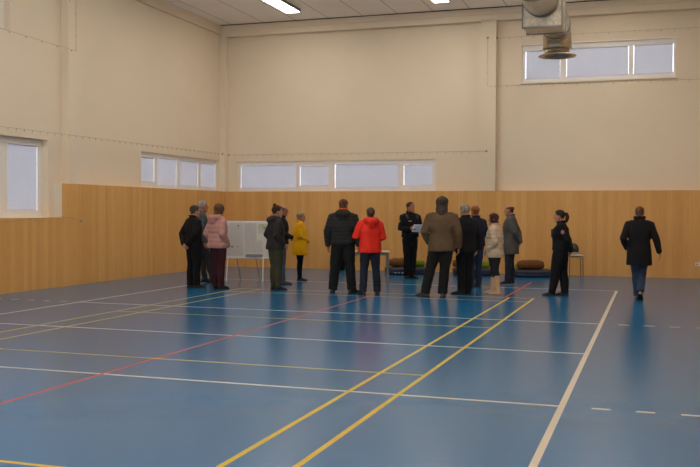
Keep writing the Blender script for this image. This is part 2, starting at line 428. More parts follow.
# ------------------------------------------------------------------ ventilation duct with plenum, branch and flared outlet
def duct():
    ax, az = 3.02, 5.86
    r = tag(empty('ventilation_duct', (ax, 8.0, az)), 'galvanised ventilation duct with box and flared outlet hanging under ceiling', 'duct')
    S = 28
    def circ(c, rad, n=S, ax_='y', tilt=0.0):
        return [Vector(c) + Vector((rad * math.cos(2 * PI * j / n), rad * math.sin(2 * PI * j / n) * math.sin(tilt) , rad * math.sin(2 * PI * j / n) * math.cos(tilt))) for j in range(n)]
    # main round duct towards the near end of the hall
    mb = MB(); rings = [circ((0, y, 0), 0.335) for y in (-0.25, -2, -5, -8, -12, -20)]; mb.rings(rings); main = mb.build('round_duct', M_GALV, r, smooth=False)
    for p in main.data.polygons: p.use_smooth = len(p.vertices) == 4
    for y in [-0.40 - 1.35 * k for k in range(15)]:
        mb = MB(); mb.rings([circ((0, y - 0.025, 0), 0.337), circ((0, y - 0.025, 0), 0.352), circ((0, y + 0.025, 0), 0.352), circ((0, y + 0.025, 0), 0.337)], cap=False)
        mb.build('duct_seam', M_STEEL, r)
    mb = MB(); mb.span((-0.37, -0.27, -0.53), (0.40, 0.42, 0.62)); mb.build('plenum_box', M_GALV, r, bevel=0.02)
    for y in (-0.27, 0.42):
        mb = MB(); mb.span((-0.385, y - 0.02, -0.548), (0.415, y + 0.02, -0.51)); mb.span((-0.385, y - 0.02, -0.53), (-0.36, y + 0.02, 0.62)); mb.span((0.39, y - 0.02, -0.53), (0.415, y + 0.02, 0.62))
        mb.build('box_flange', M_STEEL, r)
    # branch beyond the box and 90 degree elbow down
    bx, bz, br = 0.10, -0.15, 0.31
    mb = MB(); rings = [circ((bx, y, bz), br) for y in (0.40, 0.9, 1.45)]
    for k in range(1, 9):
        t = k / 8 * PI / 2; R0 = 0.46
        c = Vector((bx, 1.45 + R0 * math.sin(t), bz - R0 + R0 * math.cos(t)))
        rings.append([c + Vector((br * math.cos(2 * PI * j / S), -br * math.sin(2 * PI * j / S) * -math.sin(t), br * math.sin(2 * PI * j / S) * math.cos(t))) for j in range(S)])
    o = mb.rings(rings).build('elbow', M_GALV, r)
    for p in o.data.polygons: p.use_smooth = len(p.vertices) == 4
    for y in (0.62, 1.42):
        mb = MB(); mb.rings([circ((bx, y - 0.025, bz), br), circ((bx, y - 0.025, bz), br + 0.018), circ((bx, y + 0.025, bz), br + 0.018), circ((bx, y + 0.025, bz), br)], cap=False)
        mb.build('duct_seam', M_STEEL, r)
    # flared bell outlet
    zt = bz - 0.38
    prof = [(0.315, 0.05), (0.25, -0.05), (0.245, -0.12), (0.29, -0.17), (0.37, -0.205), (0.41, -0.22), (0.41, -0.24), (0.35, -0.235), (0.27, -0.16), (0.25, -0.02)]
    mb = MB(); mb.rings([[Vector((bx + q * math.cos(2 * PI * j / S), 1.91 + q * math.sin(2 * PI * j / S), zt + h)) for j in range(S)] for q, h in prof], cap=False)
    mb.build('flared_outlet', M_GALV, r, smooth=True)
    for y in (-0.1, -3.5, -7.5, -11.5, -15.5):
        for sx in (-0.36, 0.36):
            mb = MB(); mb.span((sx - 0.012, y - 0.012, -0.05 if y < -1 else 0.5), (sx + 0.012, y + 0.012, ZC - az)); mb.build('hanger', M_STEEL, r)
duct()

# ------------------------------------------------------------------ net cables on the walls
def cable(label, pts, clips, sag=0.0):
    base = Vector(pts[0]); r = tag(empty('net_cable', base), label, 'cable', None)
    P = [Vector(p) - base for p in pts]
    mb = MB(); mb.tube(P, 0.0036, seg=6, dome=False); mb.build('wire', M_WIRE, r)
    for p in (P[0], P[-1]):
        mb = MB(); mb.ball(p, 0.03, seg=8); mb.build('anchor', M_WIRE, r)
    first = None
    L = (P[-1] - P[0])
    for k in range(1, clips):
        t = k / clips
        if first is None:
            mb = MB(); mb.tube([(0, 0, 0.0), (0, 0, -0.045)], 0.006, seg=6, dome=False); first = mb.build('clip', M_WIRE, r); c = first
        else:
            c = first.copy(); COL.objects.link(c); c.parent = r
        # position along polyline
        d = t * sum((P[i + 1] - P[i]).length for i in range(len(P) - 1))
        for i in range(len(P) - 1):
            l = (P[i + 1] - P[i]).length
            if d <= l: c.location = P[i] + (P[i + 1] - P[i]) * (d / l); break
            d -= l
yk = YF - 0.036
cable('thin wire with clips above the long window strip of the back wall', [(-6.64, yk, 3.27), (0.94, yk, 3.26)], 34)
cable('thin wire running down the back column and under the high window', [(0.95, yk, 6.27), (0.95, yk, 4.98), (3.2, yk, 4.98), (6.9, yk, 4.95)], 24)
cable('thin wire above the high window on the back wall', [(1.2, yk, 6.25), (6.9, yk, 6.23)], 18)
cable('thin wire with clips above the low windows of the left wall', [(XL + 0.036, 1.0, 3.215), (XL + 0.036, 13.2, 3.29)], 50)
cable('thin wire at the high left window turning up the wall', [(XL + 0.036, 1.0, 5.14), (XL + 0.036, 6.13, 5.08), (XL + 0.036, 6.13, 6.9)], 14)
cable('sagging cord along the foot of the left window', [(XL + 0.036, 3.2, 1.44), (XL + 0.036, 3.9, 1.40), (XL + 0.036, 4.6, 1.46), (XL + 0.036, 5.6, 1.485), (XL + 0.036, 6.0, 1.47), (XL + 0.036, 6.3, 1.40)], 2)

# socket on the back wall
r = tag(empty('wall_socket', (6.28, YF, 0.36)), 'white double wall socket low on the wood panelling at far right', 'socket')
mb = MB(); mb.span((-0.09, -0.012, -0.045), (0.09, 0.0, 0.045)); mb.build('cover_plate', M_WHITE, r, bevel=0.004)
for sx in (-0.043, 0.043):
    mb = MB(); mb.tube([(sx, -0.016, 0), (sx, -0.011, 0)], 0.027, seg=16, dome=False); mb.build('outlet', M_INK, r)

# ------------------------------------------------------------------ display board
def board():
    ang = math.radians(9)
    r = tag(empty('display_board', (-3.86, 8.55, 0), ang), 'white framed display board on thin legs covered with pinned sheets', 'display board')
    w, z0, z1 = 0.60, 0.56, 1.375
    mb = MB(); mb.span((-w, -0.008, z0), (w, 0.008, z1)); mb.build('panel', mat('cream_board', (0.78, 0.73, 0.60), rough=0.5, var=0.02), r)
    mb = MB()
    for a, b in (((-w - .02, z1 - .01), (w + .02, z1 + .025)), ((-w - .02, z0 - .03), (w + .02, z0 + .01)), ((-w - .025, z0), (-w + .01, z1)), ((w - .01, z0), (w + .025, z1))):
        mb.span((a[0], -0.02, a[1]), (b[0], 0.02, b[1]))
    mb.build('board_frame', M_BEAD, r)
    for sx in (-0.38, 0.47):
        mb = MB(); mb.tube([(sx, -0.02, z0), (sx * 1.03, -0.10, 0.0)], 0.014, seg=8, dome=False); mb.build('leg', M_WHITE, r)
        mb = MB(); mb.tube([(sx * .55, 0.03, z0 + .1), (sx * .55, 0.46, 0.0)], 0.012, seg=8, dome=False); mb.build('leg', M_STEEL, r)
    mb = MB(); mb.span((0.06, -0.06, z0 + 0.005), (0.46, -0.02, z0 + 0.07)); mb.build('lower_bar', mat('grey_green_bar', (0.25, 0.27, 0.25), rough=0.5), r)  # grey-green bar along the lower right edge of the board
    def sheet(x0, x1, zz0, zz1, m, label, lines, blocks=(), dy=0.0):
        c = Vector(((x0 + x1) / 2, -0.011 - dy, (zz0 + zz1) / 2))
        wl = Matrix.Rotation(ang, 4, 'Z') @ c + r.location
        s = tag(empty('pinned_sheet', wl, ang), label, 'sheet', 'sheets pinned on the display board')
        hw, hh = (x1 - x0) / 2, (zz1 - zz0) / 2
        mb = MB(); mb.box((0, 0, 0), (hw * 2, 0.002, hh * 2)); mb.build('paper', m, s)
        mb = MB(); n = lines
        for k in range(n):
            z = hh * 0.82 - k * (1.62 * hh / max(1, n)); ln = hw * (0.75 if k % 4 else 0.5)
            mb.box((-hw * 0.82 + ln, -0.0015, z), (ln * 2, 0.001, 0.007))
        mb.build('text_lines', M_INK2, s)
        for (bx, bz, bs, bm) in blocks:
            mb = MB(); mb.box((bx * hw, -0.002, bz * hh), (bs, 0.002, bs)); mb.build('print_mark', bm, s)
        mb = MB(); mb.ball((0, -0.005, hh - 0.02), 0.008, seg=8); mb.build('pin', M_PIN, s)
    M_PIN = mat('red_pin', (0.45, 0.05, 0.04), rough=0.4); M_INK2 = mat('pale_print', (0.58, 0.54, 0.52), rough=0.8)
    red = mat('maroon_print', (0.30, 0.06, 0.05), rough=0.7)
    sheet(-0.57, -0.005, z0 + 0.03, z1 - 0.02, M_PAPER, 'large printed sheet covering the left half of the display board', 18, ((0.55, 0.83, 0.035, red), (0.02, -0.45, 0.04, red), (0.5, -0.45, 0.02, red)))
    sheet(0.015, 0.31, z0 + 0.38, z1 - 0.02, mat('grey_white_paper', (0.64, 0.58, 0.53), rough=0.8, var=0.02), 'upright white sheet top right on the display board', 12)
    sheet(0.03, 0.45, z0 + 0.10, z0 + 0.39, M_PAPER, 'landscape sheet at lower right of the display board', 4, (), 0.004)
    sheet(0.34, 0.56, z0 + 0.55, z1 - 0.04, mat('yellow_blue_leaflet', (0.62, 0.60, 0.42), rough=0.7), 'small leaflet with yellow heading at the top right board corner', 5, ((0.0, 0.7, 0.05, mat('yellow_print', (0.7, 0.5, 0.05))), (0.4, 0.2, 0.05, mat('blue_print', (0.2, 0.35, 0.5)))))
board()

# ------------------------------------------------------------------ table behind the two men
def table():
    ang = math.radians(19)
    r = tag(empty('folding_table', (-1.13, 8.92, 0), ang), 'pale topped table with grey steel legs behind two men', 'table')
    w, d, h = 0.66, 0.34, 0.735
    mb = MB(); mb.span((-w, -d, h - 0.025), (w, d, h)); mb.build('tabletop', mat('pale_laminate', (0.62, 0.50, 0.34), rough=0.35, var=0.04), r, bevel=0.004)
    mb = MB()
    for sy in (-1, 1): mb.span((-w + .02, sy * (d - .03) - .015, h - 0.085), (w - .02, sy * (d - .03) + .015, h - 0.025))
    for sx in (-1, 1): mb.span((sx * (w - .035) - .015, -d + .03, h - 0.085), (sx * (w - .035) + .015, d - .03, h - 0.025))
    mb.build('under_frame', M_STEEL, r)
    for sx in (-1, 1):
        for sy in (-1, 1):
            mb = MB(); mb.span((sx * (w - .035) - .016, sy * (d - .03) - .016, 0), (sx * (w - .035) + .016, sy * (d - .03) + .016, h - 0.085)); mb.build('leg', M_STEEL, r)
table()

# dark backpack against the back wall (seen between a man's legs)
def backpack():
    r = tag(empty('backpack', (-3.19, 13.27, 0)), 'black bag standing against the back wall behind the table', 'bag')
    m = fabric('bag_black', (22, 22, 24), bump=0.3)
    mb = MB(); mb.rings([[Vector((a * (abs(math.cos(t)) ** .6) * math.copysign(1, math.cos(t)), b * (abs(math.sin(t)) ** .6) * math.copysign(1, math.sin(t)), z)) for t in [2 * PI * j / 24 + .01 for j in range(24)]] for z, a, b in ((0, .17, .10), (.02, .20, .13), (.2, .21, .14), (.4, .20, .13), (.5, .17, .10), (.54, .10, .06))])
    mb.build('bag_body', m, r, smooth=True)
    mb = MB(); mb.span((-0.13, -0.165, 0.05), (0.13, -0.12, 0.26)); mb.build('front_pocket', m, r, bevel=0.03)
    mb = MB(); mb.tube([(-0.05, 0, .53), (-0.04, 0, .58), (0.04, 0, .58), (0.05, 0, .53)], 0.012, seg=8); mb.build('handle', m, r, smooth=True)
backpack()

# ------------------------------------------------------------------ mattresses with bolsters and green cushions
M_MAT = fabric('navy_mattress_cover', (40, 42, 62), rough=0.55, bump=0.25, bscale=14, spec=0.4)
M_ROLL = fabric('brown_blanket', (112, 74, 40), bump=0.6, bscale=30)
M_GREEN = fabric('lime_green_fabric', (112, 140, 24), bump=0.5, bscale=20)
def superring(a, b, z, n=28, e=0.35, cx=0, cy=0):
    return [Vector((cx + a * (abs(math.cos(t)) ** e) * math.copysign(1, math.cos(t)), cy + b * (abs(math.sin(t)) ** e) * math.copysign(1, math.sin(t)), z)) for t in [2 * PI * (j + .5) / n for j in range(n)]]
def bed(cx, cy, ang, w, d, rollx, rolly, rollw, greenx, greeny, greenw, which, marks=False):
    r = tag(empty('mattress', (cx, cy, 0), ang), 'dark navy mattress on the floor ' + which, 'mattress')
    mb = MB(); mb.rings([superring(w / 2 - .03, d / 2 - .03, 0), superring(w / 2, d / 2, .03), superring(w / 2 + .005, d / 2 + .005, .075), superring(w / 2 - .01, d / 2 - .01, .088), superring(w / 2 + .005, d / 2 + .005, .10), superring(w / 2, d / 2, .15), superring(w / 2 - .03, d / 2 - .03, .175), superring(w / 2 - .15, d / 2 - .15, .182), superring(.05, .05, .184)])
    mb.build('mattress_body', M_MAT, r, smooth=True)
    if marks:
        mk = mat('pale_print_on_navy', (0.32, 0.32, 0.36), rough=0.6)
        for k, x in enumerate((-0.36, -0.27, -0.18, -0.10, 0.0)):
            mb = MB(); mb.box((x, -d / 2 - 0.006, 0.055), (0.045, 0.004, 0.035)); mb.build('side_mark', mk, r)
    R = Matrix.Rotation(ang, 4, 'Z')
    b = tag(empty('bolster', r.location + R @ Vector((rollx, rolly, 0.190)), ang), 'rolled brown blanket lying on the navy mattress ' + which, 'blanket roll')
    mb = MB(); rr = 0.115
    mb.tube([(-rollw / 2 + .03, 0, rr), (-rollw / 2 + .06, 0, rr), (0, 0, rr * 1.02), (rollw / 2 - .06, 0, rr), (rollw / 2 - .03, 0, rr)], [rr * .9, rr, rr * 1.03, rr, rr * .9], seg=24)
    mb.build('roll', M_ROLL, b, smooth=True)
    for sx in (-1, 1):
        mb = MB(); pts = []
        for k in range(70):
            t = k / 69 * 3 * 2 * PI; q = 0.02 + 0.075 * k / 69; pts.append((sx * (rollw / 2 + .045), q * math.cos(t), rr + q * math.sin(t)))
        mb.tube(pts, 0.006, seg=5); mb.build('rolled_edge', M_ROLL, b, smooth=True)
    g = tag(empty('cushion', r.location + R @ Vector((greenx, greeny, 0.188)), ang), 'lime green cushion lying on the navy mattress ' + which, 'cushion')
    mb = MB(); mb.rings([superring(greenw / 2 * q, .13 * q, z, e=.6) for q, z in ((.8, 0), (.97, .03), (1, .07), (.97, .11), (.75, .145), (.3, .155))])
    mb.build('cushion_body', M_GREEN, g, smooth=True)
    mb = MB(); mb.tube([superring(greenw / 2, .13, .07, e=.6)[j] for j in range(28)], 0.006, seg=6, close=True); mb.build('piping', M_GREEN, g, smooth=True)
A21 = math.radians(21)
bed(-0.98, 12.45, math.radians(24), 1.08, 0.92, -0.12, -0.10, 0.60, 0.37, 0.17, 0.30, 'behind the officer with the paper', True)
bed(0.74, 12.66, math.radians(20), 0.98, 0.80, -0.22, -0.1, 0.50, 0.30, 0.13, 0.34, 'behind the men in dark coats')
bed(2.24, 12.72, A21, 1.0, 0.86, -0.04, -0.08, 0.56, 0.02, 0.23, 0.76, 'beside the policewoman')

# stool with things on it behind the policewoman
M_DSTEEL = mat('dark_steel', (0.10, 0.09, 0.08), rough=.4, metal=.3)
def stool():
    r = tag(empty('stool', (3.33, 12.75, 0), 0.25), 'small wooden stool with thin steel legs behind the policewoman', 'stool')
    mb = MB(); mb.span((-0.19, -0.19, 0.50), (0.19, 0.19, 0.535)); mb.build('seat', mat('stool_wood', (0.45, 0.27, 0.11), rough=0.5), r, bevel=0.01)
    for sx in (-1, 1):
        for sy in (-1, 1):
            mb = MB(); mb.tube([(sx * .16, sy * .16, 0.50), (sx * .17, sy * .17, 0.0)], 0.010, seg=8, dome=False); mb.build('leg', M_DSTEEL, r)
    c = tag(empty('folded_cloth', (3.33, 12.70, 0.545), 0.3), 'crumpled white cloth on the stool behind the policewoman', 'cloth')
    def fn(i, j):
        x, y = (i / 15 - .5) * .36, (j / 15 - .5) * .30
        return Vector((x, y, 0.02 + 0.05 * (0.5 + noise.noise(Vector((x * 9, y * 9, 3)))) * (1 - (2 * max(abs(x) / .36, abs(y) / .30)) ** 4)))
    mb = MB(); mb.grid(16, 16, fn); o = mb.build('cloth', mat('white_cloth', (0.72, 0.70, 0.74), rough=0.9, var=0.03), c, smooth=True)
    s = o.modifiers.new('solid', 'SOLIDIFY'); s.thickness = 0.018; s.offset = -1
    h = tag(empty('helmet', (3.29, 12.72, 0.64), 0.3), 'dark grey rounded helmet lying on the white cloth', 'helmet')
    mb = MB(); mb.rings([superring(a, b, z, e=.9) for z, a, b in ((0, .10, .12), (.01, .125, .15), (.08, .13, .155), (.15, .11, .135), (.20, .07, .09), (.225, .02, .03))])
    mb.build('shell', mat('dark_grey_helmet', (0.05, 0.05, 0.05), rough=0.5), h, smooth=True)
    mb = MB(); mb.tube(superring(.128, .153, .012, e=.9), 0.009, seg=6, close=True); mb.build('rim', M_DARK, h, smooth=True)
stool()

# ------------------------------------------------------------------ PEOPLE
HR = [(-.02, .020, .080, -.060), (.000, .030, .088, -.040), (.018, .045, .094, -.01), (.045, .056, .097, .03), (.075, .064, .097, .065), (.105, .069, .095, .085), (.135, .073, .099, .096),
      (.165, .074, .095, .098), (.195, .065, .076, .086), (.215, .046, .047, .060), (.228, .018, .014, .026)]
def head_pt(th, z, off=0.0):
    """point on the head surface; th=0 faces forward"""
    z = max(HR[1][0], min(HR[-1][0], z))
    for i in range(len(HR) - 1):
        if HR[i][0] <= z <= HR[i + 1][0]:
            t = (z - HR[i][0]) / (HR[i + 1][0] - HR[i][0]); w, f, b = [HR[i][k] * (1 - t) + HR[i + 1][k] * t for k in (1, 2, 3)]; break
    yc, d = (f - b) / 2, (f + b) / 2
    p = Vector((w * math.sin(th), yc + d * math.cos(th), z))
    n = Vector((math.sin(th) / max(w, .02), math.cos(th) / max(d, .02), 0)).normalized()
    up = max(0.0, (z - .15) / .078); n = (n * (1 - up) + Vector((0, 0, 1)) * up ** 1.5).normalized()
    return p + n * off

def skin_mat(name, srgb):
    return mat(name, lin(srgb), rough=0.55, var=0.06, scale=20, bump=0.05, bscale=200, spec=0.35)
SKIN = {'fair': skin_mat('skin_fair', (178, 128, 100)), 'ruddy': skin_mat('skin_ruddy', (168, 108, 82)), 'tan': skin_mat('skin_tan', (150, 100, 74))}
M_LIP = skin_mat('lips', (150, 84, 74)); M_BROW = mat('eyebrow', (0.06, 0.04, 0.03), rough=0.9)
M_EYE = mat('eye_white', (0.42, 0.37, 0.33), rough=0.25, var=0.02); M_IRIS = mat('iris', (0.05, 0.035, 0.025), rough=0.2)
def hair_mat(name, srgb): return mat(name, lin(srgb), rough=0.7, var=0.45, scale=30, bump=0.8, bscale=90, stretch=(1, 1, .3), spec=0.3)
M_SOLE = mat('dark_sole', (0.02, 0.018, 0.016), rough=0.8)

ARM = {  # right side: elbow, wrist, palm normal, hand direction or None
    'down': ((.265, -.045, 1.125), (.275, .03, .875), (-1, 0, 0), None),
    'pocket': ((.272, -.10, 1.13), (.215, .085, .95), (-1, 0, 0), None),
    'clasp': ((.255, -.03, 1.125), (.075, .225, 1.03), (0, -1, 0), (-.75, .15, -.35)),
    'behind': ((.255, -.13, 1.13), (.075, -.205, .92), (0, 1, 0), (-.75, -.05, -.45)),
    'paper': ((.250, .01, 1.125), (.135, .255, 1.12), (-1, .2, .3), (-.2, .8, .1)),
    'phone': ((.300, -.02, 1.15), (.09, .22, 1.20), (-.6, -.5, .4), (-.3, .6, .5)),
    'swing': ((.285, .0, 1.13), (.35, .09, .89), (-1, 0, 0), None),
}
def hand(mb, wr, d, n, side, curl):
    d = Vector(d).normalized(); n = Vector(n); n = (n - d * n.dot(d)).normalized()
    lat = (d.cross(n) if side > 0 else n.cross(d)).normalized()      # thumb side
    mb.tube([wr - d * .03, wr, wr + d * .03, wr + d * .07, wr + d * .092], [(.027, .020), (.028, .020), (.036, .018), (.041, .017), (.039, .014)], seg=14, front=n)
    for k, (o, L) in enumerate(((.0315, .072), (.0105, .080), (-.0105, .075), (-.031, .060))):
        p = wr + d * (.078 - .004 * abs(k - 1)) + lat * o; dd = d.copy(); pts = [p]; c = curl * (1 + .12 * k)
        for f in (.45, .32, .25):
            ang = c * (.8 if f == .45 else 1.0)
            dd = (dd * math.cos(ang) + n * math.sin(ang)).normalized()
            nn = n - dd * n.dot(dd)
            p = p + dd * (L * f + .006); pts.append(p)
        mb.tube(pts, [.0095, .0088, .0082, .0072], seg=10, front=n)
    tp = wr + d * .026 + lat * .024
    t1 = (d * .62 + lat * .62 + n * .3).normalized(); t2 = (d * .85 + lat * .22 + n * .42).normalized()
    mb.tube([tp, tp + t1 * .036, tp + t1 * .036 + t2 * .03, tp + t1 * .036 + t2 * .05], [.013, .0115, .0105, .008], seg=10, front=n)

def fill(rings, z):
    rings = sorted(rings)
    if z <= rings[0][0]: return rings[0][1:]
    for a, b in zip(rings, rings[1:]):
        if a[0] <= z <= b[0]:
            t = (z - a[0]) / (b[0] - a[0]); return tuple(a[k] * (1 - t) + b[k] * t for k in range(1, len(a)))
    return rings[-1][1:]

def person(name_label, x, y, h, az, female=False, bulk=1.0, turn=0, pitch=0, armR='down', armL='down', feet=None, heel=(0, 0), skin='fair', curl=.35,
           hair=None, jacket=None, trousers=(25, 25, 28), shoes=None, eyes=True, extra=None, lean=0.0, shoulder=1.0, legw=1.0):
    S = h / 1.728
    R = tag(empty('person', (x, y, 0), -math.radians(az)), name_label, 'person')
    sk = SKIN[skin]
    sw = (.182 if not female else .158) * shoulder
    def finish(o):
        o.data.transform(Matrix.Scale(S, 4)); return o
    feet = feet or ((-.11, .0, -8), (.11, .02, 8))         # (x, y, toe-out deg) left, right
    # ---- skeleton
    arms = []
    for side, nm in ((1, armR), (-1, armL)):
        e, w, n, hd = ARM[nm] if isinstance(nm, str) else nm
        m = Vector((side, 1, 1)); sx = Vector((side * sw, -.005, 1.40))
        dx = Vector((side * (sw - .182), 0, 0))
        e = Vector(e) * 1; e = Vector((e.x * side, e.y, e.z)) + dx; w = Vector((w[0] * side, w[1], w[2])) + dx * .7
        n = Vector((n[0] * side, n[1], n[2])); hd = Vector((hd[0] * side, hd[1], hd[2])) if hd else (w - e) + Vector((0, 0, -.04))
        arms.append((side, sx, e, w, n, hd))
    legs = []
    hipz = .90
    for k, (fx, fy, fa) in enumerate(feet):
        side = -1 if k == 0 else 1
        hp = Vector((side * .09, 0, hipz)); lift = heel[k]
        an = Vector((fx, fy, .085 + lift)); mid = (hp + an) / 2; L = 0.815
        reach = (an - hp).length; bend = math.sqrt(max(0, (L / 2) ** 2 - (min(reach, L) / 2) ** 2)) if reach < L else 0
        fw = Vector((math.sin(math.radians(fa)) * .4, 1, 0)).normalized()
        kn = mid + fw * min(bend, .22) + Vector((0, .008, .02))
        legs.append((side, hp, kn, an, fa, lift))
    HM = Matrix.Translation((0, .028 + lean * .5, 1.500)) @ Matrix.Translation((0, 0, .02)) @ Matrix.Rotation(-math.radians(turn), 4, 'Z') @ Matrix.Rotation(-math.radians(pitch), 4, 'X') @ Matrix.Translation((0, 0, -.02))
    # ---- body: one continuous skin
    mb = MB()
    T = [(.80, .12, .085, 0), (.90, .155, .11, -.01), (1.0, .145, .10, -.005), (1.08, .135, .095, 0), (1.2, .15, .105, 0), (1.3, sw * .88, .11, 0), (1.38, sw * .90, .095, -.005), (1.43, sw * .68, .075, -.01), (1.47, .06, .06, -.01)]
    mb.rings([[Vector((a * math.cos(t), c + b * math.sin(t), z)) for t in [2 * PI * j / 24 for j in range(24)]] for z, a, b, c in T])
    mb.tube([(0, -.015, 1.42), (0, -.012, 1.49), (0, .012 + lean * .3, 1.54), (0, .022 + lean * .5, 1.58)], [.062, .054 if female is False else .048, .054 if not female else .047, .052], seg=18)
    hv = [[HM @ Vector((w * math.sin(t), (f - b) / 2 + (f + b) / 2 * math.cos(t), z)) for t in [2 * PI * j / 24 for j in range(24)]] for z, w, f, b in HR]
    mb.rings(hv)
    q = lambda *p: HM @ Vector(p)
    mb.tube([q(0, .094, .122), q(0, .106, .102), q(0, .117, .084), q(0, .100, .074)], [.008, .0105, .0145, .010], seg=10)
    mb.tube([q(-.028, .091, .058), q(0, .1005, .056), q(.028, .091, .058)], .0075, seg=8)
    mb.tube([q(-.048, .078, .136), q(-.02, .096, .139), q(.02, .096, .139), q(.048, .078, .136)], .009, seg=8)
    mb.tube([q(-.02, .09, .012), q(.02, .09, .012)], .014, seg=8)
    for sx in (-1, 1): mb.tube([q(sx * .072, .008, .078), q(sx * .079, -.004, .10), q(sx * .079, -.006, .122), q(sx * .072, .006, .132)], [(.008, .012), (.008, .018), (.008, .02), (.007, .012)], seg=10)
    for side, s_, e, w, n, hd in arms:
        mb.tube([s_ + Vector((-side * .03, 0, 0)), s_ * .55 + e * .45, e, e * .5 + w * .5, w], [.046, .043, .037, .034, .026], seg=14)
        hand(mb, w, hd, n, side, curl)
    for side, hp, kn, an, fa, lift in legs:
        mb.tube([hp, hp * .5 + kn * .5, kn, kn * .55 + an * .45 + Vector((0, -.012, 0)), an], [.078, .068, .05, .047, .034], seg=14)
        fd = Vector((math.sin(math.radians(fa)), math.cos(math.radians(fa)), 0))
        dz = Vector((0, 0, 0)) if not lift else Vector((0, 0, -lift * .85))
        mb.tube([an - fd * .035 - Vector((0, 0, .05)), an + fd * .05 - Vector((0, 0, .045)) + dz * .4, an + fd * .12 - Vector((0, 0, .06)) + dz], [.03, (.036, .03), (.034, .018)], seg=10)
    HMi = HM.inverted()
    def paint(me):
        me.materials.clear()
        for mm in (sk, M_LIP, M_BROW if not (hair and hair.get('grey')) else MATS.get('eyebrow_grey') or mat('eyebrow_grey', (.25, .23, .2))): me.materials.append(mm)
        for p in me.polygons:
            c = HMi @ p.center
            if c.y > .07 and abs(c.x) < .03 and .047 < c.z < .067: p.material_index = 1
            elif c.y > .07 and .016 < abs(c.x) < .05 and .134 < c.z < .1455: p.material_index = 2
    finish(mb.fuse('body', sk, R, voxel=.0078, smooth=2, post=paint))
    if eyes:
        for sx in (-1, 1):
            mb = MB(); mb.ball((0, 0, 0), .0125, seg=12)
            o = mb.build('eye', [M_EYE, M_IRIS], R, smooth=True)
            for p in o.data.polygons:
                if p.center.y > .0085: p.material_index = 1
            o.data.transform(HM @ Matrix.Translation((sx * .031, .0835, .116))); finish(o)
    # ---- hair
    if hair:
        hm = hair_mat('hair_%d_%d_%d' % hair['rgb'], hair['rgb'])
        st = hair['style']; th = hair.get('thick', .012)
        def zlow(t):
            a = abs((t + PI) % (2 * PI) - PI) / PI         # 0 front, 1 back
            K = {'short': [(0, .188), (.22, .178), (.38, .12), (.5, .10), (.62, .075), (1, .045)],
                 'long': [(0, .165), (.25, .15), (.36, .04), (.5, -.03), (.7, -.07), (1, -.085)],
                 'bob': [(0, .170), (.22, .160), (.33, .05), (.5, .035), (.75, .03), (1, .025)],
                 'up': [(0, .185), (.22, .175), (.4, .125), (.5, .12), (.7, .08), (1, .055)],
                 'fringe': [(0, .16), (.28, .16), (.36, .14), (.5, .11), (.65, .07), (1, .05)]}[st]
            return fill(K, a)[0]
        nt, nz = 44, 12
        def zhigh(t):
            if st != 'fringe': return .228
            a = abs((t + PI) % (2 * PI) - PI) / PI
            return fill([(0, .17), (.33, .165), (.45, .18), (.7, .185), (1, .19)], a)[0]
        def pt(i, j, off):
            t = 2 * PI * i / nt; zl, zh = zlow(t), zhigh(t); z = zl + (zh - zl) * j / (nz - 1)
            a_ = abs((t + PI) % (2 * PI) - PI) / PI; zb_ = .03 + .055 * min(1, max(0, (a_ - .42) / .2))
            zc = max(z, zb_); p = head_pt(t, zc, off)
            if z < zb_: p = head_pt(t, zb_, off + min(.012, (zb_ - z) * .3)) + Vector((0, -(zb_ - z) * .30, z - zb_))
            return p
        mb = MB(); V = {}
        for i in range(nt):
            for j in range(nz):
                edge = min(1.0, .25 + j / 2.5)
                if st == 'fringe': edge = min(edge, .25 + (nz - 1 - j) / 2.5)
                p = pt(i, j, th * edge)
                wob = noise.noise(p * 28) * th * .45 * edge
                V[i, j, 1] = mb.bm.verts.new(HM @ (p + (p - Vector((0, 0, .11))).normalized() * wob)); V[i, j, 0] = mb.bm.verts.new(HM @ pt(i, j, -.008))
        for i in range(nt):
            k = (i + 1) % nt
            if st == 'fringe' and min(abs(((2 * PI * q_ / nt) + PI) % (2 * PI) - PI) for q_ in (i, k)) / PI < .34: continue
            for j in range(nz - 1):
                for s_ in (0, 1): mb.bm.faces.new((V[i, j, s_], V[k, j, s_], V[k, j + 1, s_], V[i, j + 1, s_]))
            mb.bm.faces.new((V[i, 0, 0], V[k, 0, 0], V[k, 0, 1], V[i, 0, 1])); mb.bm.faces.new((V[i, nz - 1, 0], V[k, nz - 1, 0], V[k, nz - 1, 1], V[i, nz - 1, 1]))
        if st != 'fringe': mb.bm.faces.new([V[i, nz - 1, 1] for i in range(nt)])
        finish(mb.build('hair', hm, R, smooth=True))
        if hair.get('bun'):
            mb = MB(); mb.ball(q(0, -.055, .245), (.036, .036, .034)); mb.ball(q(.012, -.05, .265), (.022, .022, .018)); finish(mb.fuse('hair_bun', hm, R, voxel=.008))
        if hair.get('tail'):
            mb = MB(); mb.tube([q(0, -.09, .175), q(0, -.135, .165), q(0, -.155, .11), q(0, -.145, .04), q(0, -.13, -.01)], [.022, .034, .042, .038, .018], seg=12); finish(mb.fuse('ponytail', hm, R, voxel=.009))
